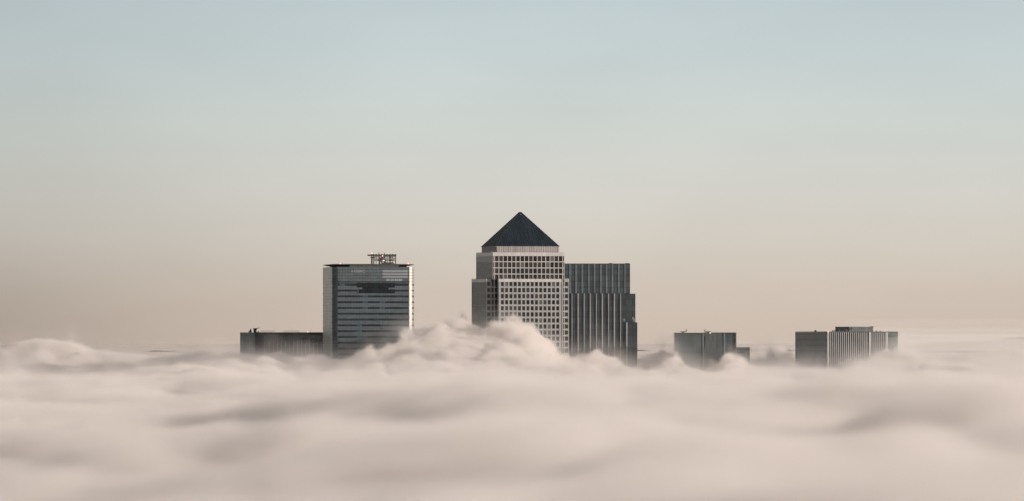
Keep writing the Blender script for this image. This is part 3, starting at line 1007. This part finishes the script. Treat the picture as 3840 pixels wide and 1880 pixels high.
def fog_bank(name, label, x0, x1, y0, y1, z0, z1, nx, ny, nz, Hf, amp, scale, T, dens, detail, drop, stretch=(1, 1, 1), distort=0., skirt=0., hs=10., billow=0., relief=(0., 1., 1., 1.), calm=()):
    """a sea of fog: a height field (its dense heart, a mesh) under a voxel cloud whose top is broken up by 3D noise"""
    xs, ys = np.linspace(x0, x1, nx), np.linspace(y0, y1, ny)
    X, Y = np.meshgrid(xs, ys)
    H = Hf(X, Y).astype(np.float32)
    me = bpy.data.meshes.new(name)
    cc = np.stack([X, Y, H - drop], -1).reshape(-1, 3)
    i = np.arange(nx * ny).reshape(ny, nx)
    f = np.stack([i[:-1, :-1], i[:-1, 1:], i[1:, 1:], i[1:, :-1]], -1).reshape(-1, 4)
    me.vertices.add(nx * ny)
    me.vertices.foreach_set('co', cc.ravel())
    me.loops.add(f.size)
    me.loops.foreach_set('vertex_index', f.ravel())
    me.polygons.add(len(f))
    me.polygons.foreach_set('loop_start', np.arange(0, f.size, 4))
    me.update()
    me.validate()
    at = me.attributes.new('fog_top', 'FLOAT', 'POINT')
    at.data.foreach_set('value', H.ravel())
    me.polygons.foreach_set('use_smooth', [True] * len(me.polygons))
    o = bpy.data.objects.new(name, me)
    col.objects.link(o)
    o['kind'] = 'stuff'
    o['label'] = label
    o['category'] = 'fog'
    global CORE
    CORE = CORE or core_mat()
    me.materials.append(CORE)
    vm = vol_mat(name + '_volume', dens)
    g = bpy.data.node_groups.new(name, 'GeometryNodeTree')
    g.interface.new_socket('Geometry', in_out='INPUT', socket_type='NodeSocketGeometry')
    g.interface.new_socket('Geometry', in_out='OUTPUT', socket_type='NodeSocketGeometry')
    GN, GL = g.nodes, g.links
    M = lambda *a: tmath(g, *a)
    gi, go = GN.new('NodeGroupInput'), GN.new('NodeGroupOutput')
    pos = GN.new('GeometryNodeInputPosition')
    sp = GN.new('ShaderNodeSeparateXYZ')
    GL.new(pos.outputs[0], sp.inputs[0])
    dx, dy = (x1 - x0) / (nx - 1), (y1 - y0) / (ny - 1)
    ix = M('ROUND', M('DIVIDE', M('SUBTRACT', sp.outputs[0], x0), dx))
    iy = M('ROUND', M('DIVIDE', M('SUBTRACT', sp.outputs[1], y0), dy))
    idx = M('MULTIPLY_ADD', iy, nx, ix)
    na = GN.new('GeometryNodeInputNamedAttribute')
    na.data_type = 'FLOAT'
    na.inputs[0].default_value = 'fog_top'
    si = GN.new('GeometryNodeSampleIndex')
    si.data_type, si.domain, si.clamp = 'FLOAT', 'POINT', True
    GL.new(gi.outputs[0], si.inputs['Geometry'])
    GL.new(na.outputs[0], si.inputs['Value'])
    GL.new(idx, si.inputs['Index'])
    vs = GN.new('ShaderNodeVectorMath')
    vs.operation = 'MULTIPLY'
    vs.inputs[1].default_value = stretch
    GL.new(pos.outputs[0], vs.inputs[0])
    no = GN.new('ShaderNodeTexNoise')
    no.noise_dimensions = '3D'
    no.inputs['Scale'].default_value = scale
    no.inputs['Detail'].default_value = detail
    no.inputs['Roughness'].default_value = .64
    no.inputs['Distortion'].default_value = distort
    GL.new(vs.outputs[0], no.inputs['Vector'])
    n0 = M('MULTIPLY', M('SUBTRACT', no.outputs[0], .5), amp * 2)
    if billow:       # rounded puffs with creases between them
        nb = GN.new('ShaderNodeTexNoise')
        nb.noise_dimensions = '3D'
        nb.inputs['Scale'].default_value = .032
        nb.inputs['Detail'].default_value = 3.5
        nb.inputs['Roughness'].default_value = .5
        nb.inputs['Distortion'].default_value = .4
        GL.new(pos.outputs[0], nb.inputs['Vector'])
        n0 = M('ADD', n0, M('MULTIPLY_ADD', M('ABSOLUTE', M('SUBTRACT', nb.outputs[0], .5)), billow * 6, -billow * .45))
    fade = GN.new('ShaderNodeMapRange')        # the relief grows from the bank's near edge inwards (or towards its far edge)
    fade.interpolation_type = 'SMOOTHSTEP'
    GL.new(sp.outputs[1], fade.inputs[0])
    fade.inputs[1].default_value, fade.inputs[2].default_value, fade.inputs[3].default_value, fade.inputs[4].default_value = relief
    n0 = M('MULTIPLY', n0, fade.outputs[0])
    if calm:         # drawn out smooth to the left and far right, puffy in the middle
        for a_, b_, lo_, hi_ in calm:
            cf = GN.new('ShaderNodeMapRange')
            cf.interpolation_type = 'SMOOTHSTEP'
            GL.new(sp.outputs[0], cf.inputs[0])
            cf.inputs[1].default_value, cf.inputs[2].default_value, cf.inputs[3].default_value, cf.inputs[4].default_value = a_, b_, lo_, hi_
            n0 = M('MULTIPLY', n0, cf.outputs[0])
    depth = M('SUBTRACT', M('ADD', si.outputs[0], n0), sp.outputs[2])
    mr_ = GN.new('ShaderNodeMapRange')
    mr_.interpolation_type = 'SMOOTHSTEP'
    GL.new(M('DIVIDE', depth, T), mr_.inputs[0])
    dn = mr_.outputs[0]
    if skirt:        # a thin veil hanging just above the cloud top
        veil = M('MULTIPLY', M('EXPONENT', M('MINIMUM', M('DIVIDE', depth, hs), 0.)), skirt)
        veil = M('MULTIPLY', veil, M('MAXIMUM', M('MULTIPLY_ADD', no.outputs[0], 9., -4.5), 0.))
        dn = M('MAXIMUM', dn, M('MULTIPLY', veil, M('GREATER_THAN', veil, skirt * .04)))
    vc = GN.new('GeometryNodeVolumeCube')
    GL.new(dn, vc.inputs['Density'])
    vc.inputs['Min'].default_value = (x0, y0, z0)
    vc.inputs['Max'].default_value = (x1, y1, z1)
    vc.inputs['Resolution X'].default_value = nx
    vc.inputs['Resolution Y'].default_value = ny
    vc.inputs['Resolution Z'].default_value = nz
    sm = GN.new('GeometryNodeSetMaterial')
    sm.inputs['Material'].default_value = vm
    GL.new(vc.outputs[0], sm.inputs[0])
    j = GN.new('GeometryNodeJoinGeometry')
    GL.new(gi.outputs[0], j.inputs[0])
    GL.new(sm.outputs[0], j.inputs[0])
    GL.new(j.outputs[0], go.inputs[0])
    md = o.modifiers.new('fog', 'NODES')
    md.node_group = g
    return o


def bumps(X, Y, lst):
    s = np.zeros_like(X)
    for px, y, h, sx, sy in lst:
        s = s + h * np.exp(-((X - PX(px, y)) / sx) ** 2 - ((Y - y) / sy) ** 2)
    return s


# swells: (photo column, distance, height, half-width, half-depth) in metres, placed round the towers where the fog piles up
PILES = [
    # wisps standing behind the towers
    (1735, 5045, 34, 11, 18), (2478, 5022, 17, 19, 14), (2450, 5110, 9, 20, 25), (2540, 5100, 9, 24, 30), (2880, 5090, 10, 40, 30),
    # left: bright mound beyond, dark hollow before it
    (140, 5345, 15, 45, 45), (330, 5350, 6, 40, 45), (2400, 4680, -6, 40, 260), (2660, 4680, -6, 42, 260), (3040, 4700, -8, 45, 280), (-250, 5345, 10, 80, 45), (620, 5345, 4, 70, 45), (1250, 5120, 6, 40, 30), (100, 4930, -7, 150, 60), (2800, 5340, 8, 90, 40), (3500, 5300, 9, 130, 60),
]
# the line along which the fog laps the near faces of the towers: photo column, photo row of its top, distance
CREST = np.array([(-800, 1425, 4900), (0, 1428, 4900), (300, 1426, 4900), (600, 1412, 4895), (850, 1372, 4890), (1000, 1342, 4890), (1200, 1334, 4875), (1300, 1334, 4872),
                  (1390, 1310, 4872), (1480, 1268, 4872), (1560, 1228, 4880), (1650, 1206, 4905), (1740, 1210, 4915), (1790, 1226, 4915), (1830, 1218, 4915), (1900, 1210, 4912),
                  (1975, 1199, 4908), (2030, 1224, 4912), (2065, 1270, 4920), (2100, 1318, 4930), (2140, 1334, 4970), (2190, 1312, 4985), (2235, 1296, 4985), (2290, 1340, 4985),
                  (2350, 1400, 4975), (2420, 1400, 4960), (2490, 1352, 4935), (2535, 1312, 4930), (2575, 1366, 4930), (2640, 1408, 4930), (2690, 1378, 4930), (2722, 1308, 4930),
                  (2780, 1346, 4930), (2815, 1376, 4940), (2900, 1402, 4950), (2980, 1420, 4970), (3090, 1420, 4975), (3140, 1396, 4985), (3190, 1362, 4985), (3240, 1330, 4985),
                  (3300, 1322, 4985), (3370, 1288, 4985), (3500, 1304, 4985), (3840, 1306, 4985), (4600, 1300, 4985)], float)


# a bank in the towers' shadow, trailing away to the left behind the lit foreground
LEE = np.array([(-1500, 1378, 5130), (-200, 1366, 5100), (0, 1356, 5080), (300, 1340, 5055), (600, 1320, 5028), (900, 1304, 5004), (1050, 1316, 4995), (1200, 1345, 4990), (1300, 1420, 4985), (6000, 1500, 4985)], float)


def crest(X, Y, H):
    H = lap(X, Y, H, LEE, 26, 60, 0)
    px = X / (S * Y / D) + 1920
    s0 = 70 + 55 * np.exp(-((px - 1780) / 330) ** 2)
    return lap(X, Y, H, CREST, s0, 45, -30)


def lap(X, Y, H, CREST, s0, s1, low):
    px = X / (S * Y / D) + 1920
    f = np.linspace(0, len(CREST) - 1, 900)                      # smoothed through its points
    q = np.stack([np.interp(f, np.arange(len(CREST)), CREST[:, c]) for c in range(3)], 1)
    zc = PZ(np.interp(px, q[:, 0], q[:, 1]), np.interp(px, q[:, 0], q[:, 2])) - 2.6
    yc = np.interp(px, q[:, 0], q[:, 2])
    dy = Y - yc
    wgt = np.where(dy < 0, np.exp(-(dy / s0) ** 2), np.exp(-(dy / s1) ** 2))
    return H + np.maximum(zc - H, low) * wgt


def base_swell(X, Y):
    far = 11 * fbm(X / 150 + 5.3, Y / 300, 7, 3) + 4.5 * fbm(X / 42, Y / 60, 91, 2)
    near = 16 * fbm(X / 66 + 2.1, Y / 130 + .4, 31, 3) - np.clip(.14 * (PX(1350, Y) - X), -6, 18)
    t = np.clip((Y - 2000) / 2000, 0, 1)
    mid = np.exp(-((Y - 4200) / 650) ** 2)
    return 125.5 + near * (1 - t) + far * t + mid * (7 * fbm(X / 62 + 9.1, Y / 170, 63, 3) - 1.5)


def top_mid(X, Y):
    return crest(X, Y, base_swell(X, Y) + 2.0 + bumps(X, Y, PILES))


def top_near(X, Y):
    h = base_swell(X, Y)
    t = np.clip((Y - 3700) / 400, 0, 1)
    return crest(X, Y, h + 2.0 * t + bumps(X, Y, PILES) * (t > 0))


fog_bank('fog_bank', 'pale rolling fog wrapped round the feet of the towers', -450, 450, 4120, 5420, 100, 172, 601, 650, 66, top_mid, 16, .026, 3.4, .19, 7, 26, (1, 1, 1.1), .35, .07, 6., billow=6.5, relief=(4150., 4860., .75, 1.), calm=((-230., -90., .42, 1.), (225., 290., 1., .5)))
fog_bank('fog_bank', 'smooth waves of fog in the foreground below the towers', -470, 470, 640, 4120, 104, 148, 377, 560, 38, top_near, 14, .015, 8.5, .06, 4.5, 26, (1, .6, 1.5), relief=(1500., 4120., .85, 1.5))


def slab(name, label, b, dens):
    o = MB().box(*b).done(name, vol_mat(name + '_air', dens, attr=''))
    o['kind'] = 'stuff'
    o['label'] = label
    o['category'] = 'fog'
    return o




def distant_fog():
    """the cloud top beyond the towers: a gently heaving sheet out to the horizon, its colour painted darker to the left to meet the darker sky"""
    ys = 5417 * (60000 / 5417.) ** np.linspace(0, 1, 90)
    us = np.linspace(-1.2, 1.2, 160)
    X = us[None, :] * ys[:, None]
    Yg = np.repeat(ys[:, None], 160, 1)
    Z = 127 + 7 * fbm(X / 210 + 3.3, Yg / 420, 55, 3) * np.clip(9000 / Yg, .2, 1)
    me = bpy.data.meshes.new('distant_fog')
    bm = bmesh.new()
    vs = [[bm.verts.new((X[j, i], Yg[j, i], Z[j, i])) for i in range(160)] for j in range(90)]
    for j in range(89):
        for i in range(159):
            bm.faces.new((vs[j][i], vs[j][i + 1], vs[j + 1][i + 1], vs[j + 1][i])).smooth = True
    for xa, xb, ya, yb in ((446, 6500, -600, 5417), (-6500, -446, -600, 5417), (-446, 446, -600, 650)):     # and to either side, and below the viewpoint
        gx_, gy_ = np.linspace(xa, xb, 70), np.linspace(ya, yb, 110)
        XX, YY = np.meshgrid(gx_, gy_)
        ZZ = 121 + 7 * fbm(XX / 130 + 2.1, YY / 220, 31, 3)
        v2 = [[bm.verts.new((XX[j, i], YY[j, i], ZZ[j, i])) for i in range(70)] for j in range(110)]
        for j in range(109):
            for i in range(69):
                bm.faces.new((v2[j][i], v2[j][i + 1], v2[j + 1][i + 1], v2[j + 1][i])).smooth = True
    bm.to_mesh(me)
    bm.free()
    m, t, b = shader('distant_fog_top')
    b.inputs['Roughness'].default_value = 1
    b.inputs['Specular IOR Level'].default_value = 0
    c_ = t.nodes.new('ShaderNodeTexCoord')
    sp_ = t.nodes.new('ShaderNodeSeparateXYZ')
    t.links.new(c_.outputs['Object'], sp_.inputs[0])
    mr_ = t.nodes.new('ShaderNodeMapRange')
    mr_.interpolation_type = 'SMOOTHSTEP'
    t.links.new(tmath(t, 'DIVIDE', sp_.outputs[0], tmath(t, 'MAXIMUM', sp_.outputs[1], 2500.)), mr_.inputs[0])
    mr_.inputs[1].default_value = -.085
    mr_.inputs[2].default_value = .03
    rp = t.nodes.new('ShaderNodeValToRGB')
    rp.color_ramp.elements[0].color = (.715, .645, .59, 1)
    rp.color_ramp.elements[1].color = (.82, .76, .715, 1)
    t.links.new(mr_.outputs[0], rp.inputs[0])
    fr = t.nodes.new('ShaderNodeMapRange')            # colour brightened farther out, so the horizon melts into the sky
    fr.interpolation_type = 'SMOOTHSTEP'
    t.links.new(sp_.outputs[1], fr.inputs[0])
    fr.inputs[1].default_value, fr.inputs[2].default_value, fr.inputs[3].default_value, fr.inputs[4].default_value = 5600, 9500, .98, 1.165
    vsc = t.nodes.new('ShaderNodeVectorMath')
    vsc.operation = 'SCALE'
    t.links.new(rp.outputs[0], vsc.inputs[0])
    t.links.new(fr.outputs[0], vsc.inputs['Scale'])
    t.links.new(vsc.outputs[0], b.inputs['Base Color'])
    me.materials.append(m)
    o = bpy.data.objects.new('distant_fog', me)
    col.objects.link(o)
    o['kind'] = 'stuff'
    o['label'] = 'level sheet of fog reaching from behind the towers to the horizon'
    o['category'] = 'fog'


distant_fog()
hz_ = slab('haze', 'thin haze over the fog in front of the distant hills', (565, 6000, 11500, 13000, 131.5, 152), .0014)
for zz0, zz1, dn in ((152.02, 160, .0009), (160.02, 170, .0004), (170.02, 185, .00014)):
    b_ = MB().box(565, 6000, 11500, 13000, zz0, zz1).done('haze_layer', vol_mat('haze_layer_air', dn, attr=''), hz_)
    b_['kind'] = 'stuff'

# ------------------------------------------------------------------ render settings
c = sc.cycles
c.use_denoising = True
try:
    c.denoiser = 'OPENIMAGEDENOISE'
except Exception:
    pass
c.volume_bounces = 9
c.max_bounces = 12
c.diffuse_bounces = 3
c.glossy_bounces = 3
c.volume_step_rate = 1.5
c.use_adaptive_sampling = True
c.adaptive_threshold = .025
c.adaptive_min_samples = 20
c.volume_max_steps = 1024
sc.view_settings.view_transform = 'Standard'
sc.view_settings.look = 'None'
sc.view_settings.exposure = 0
sc.view_settings.gamma = 1
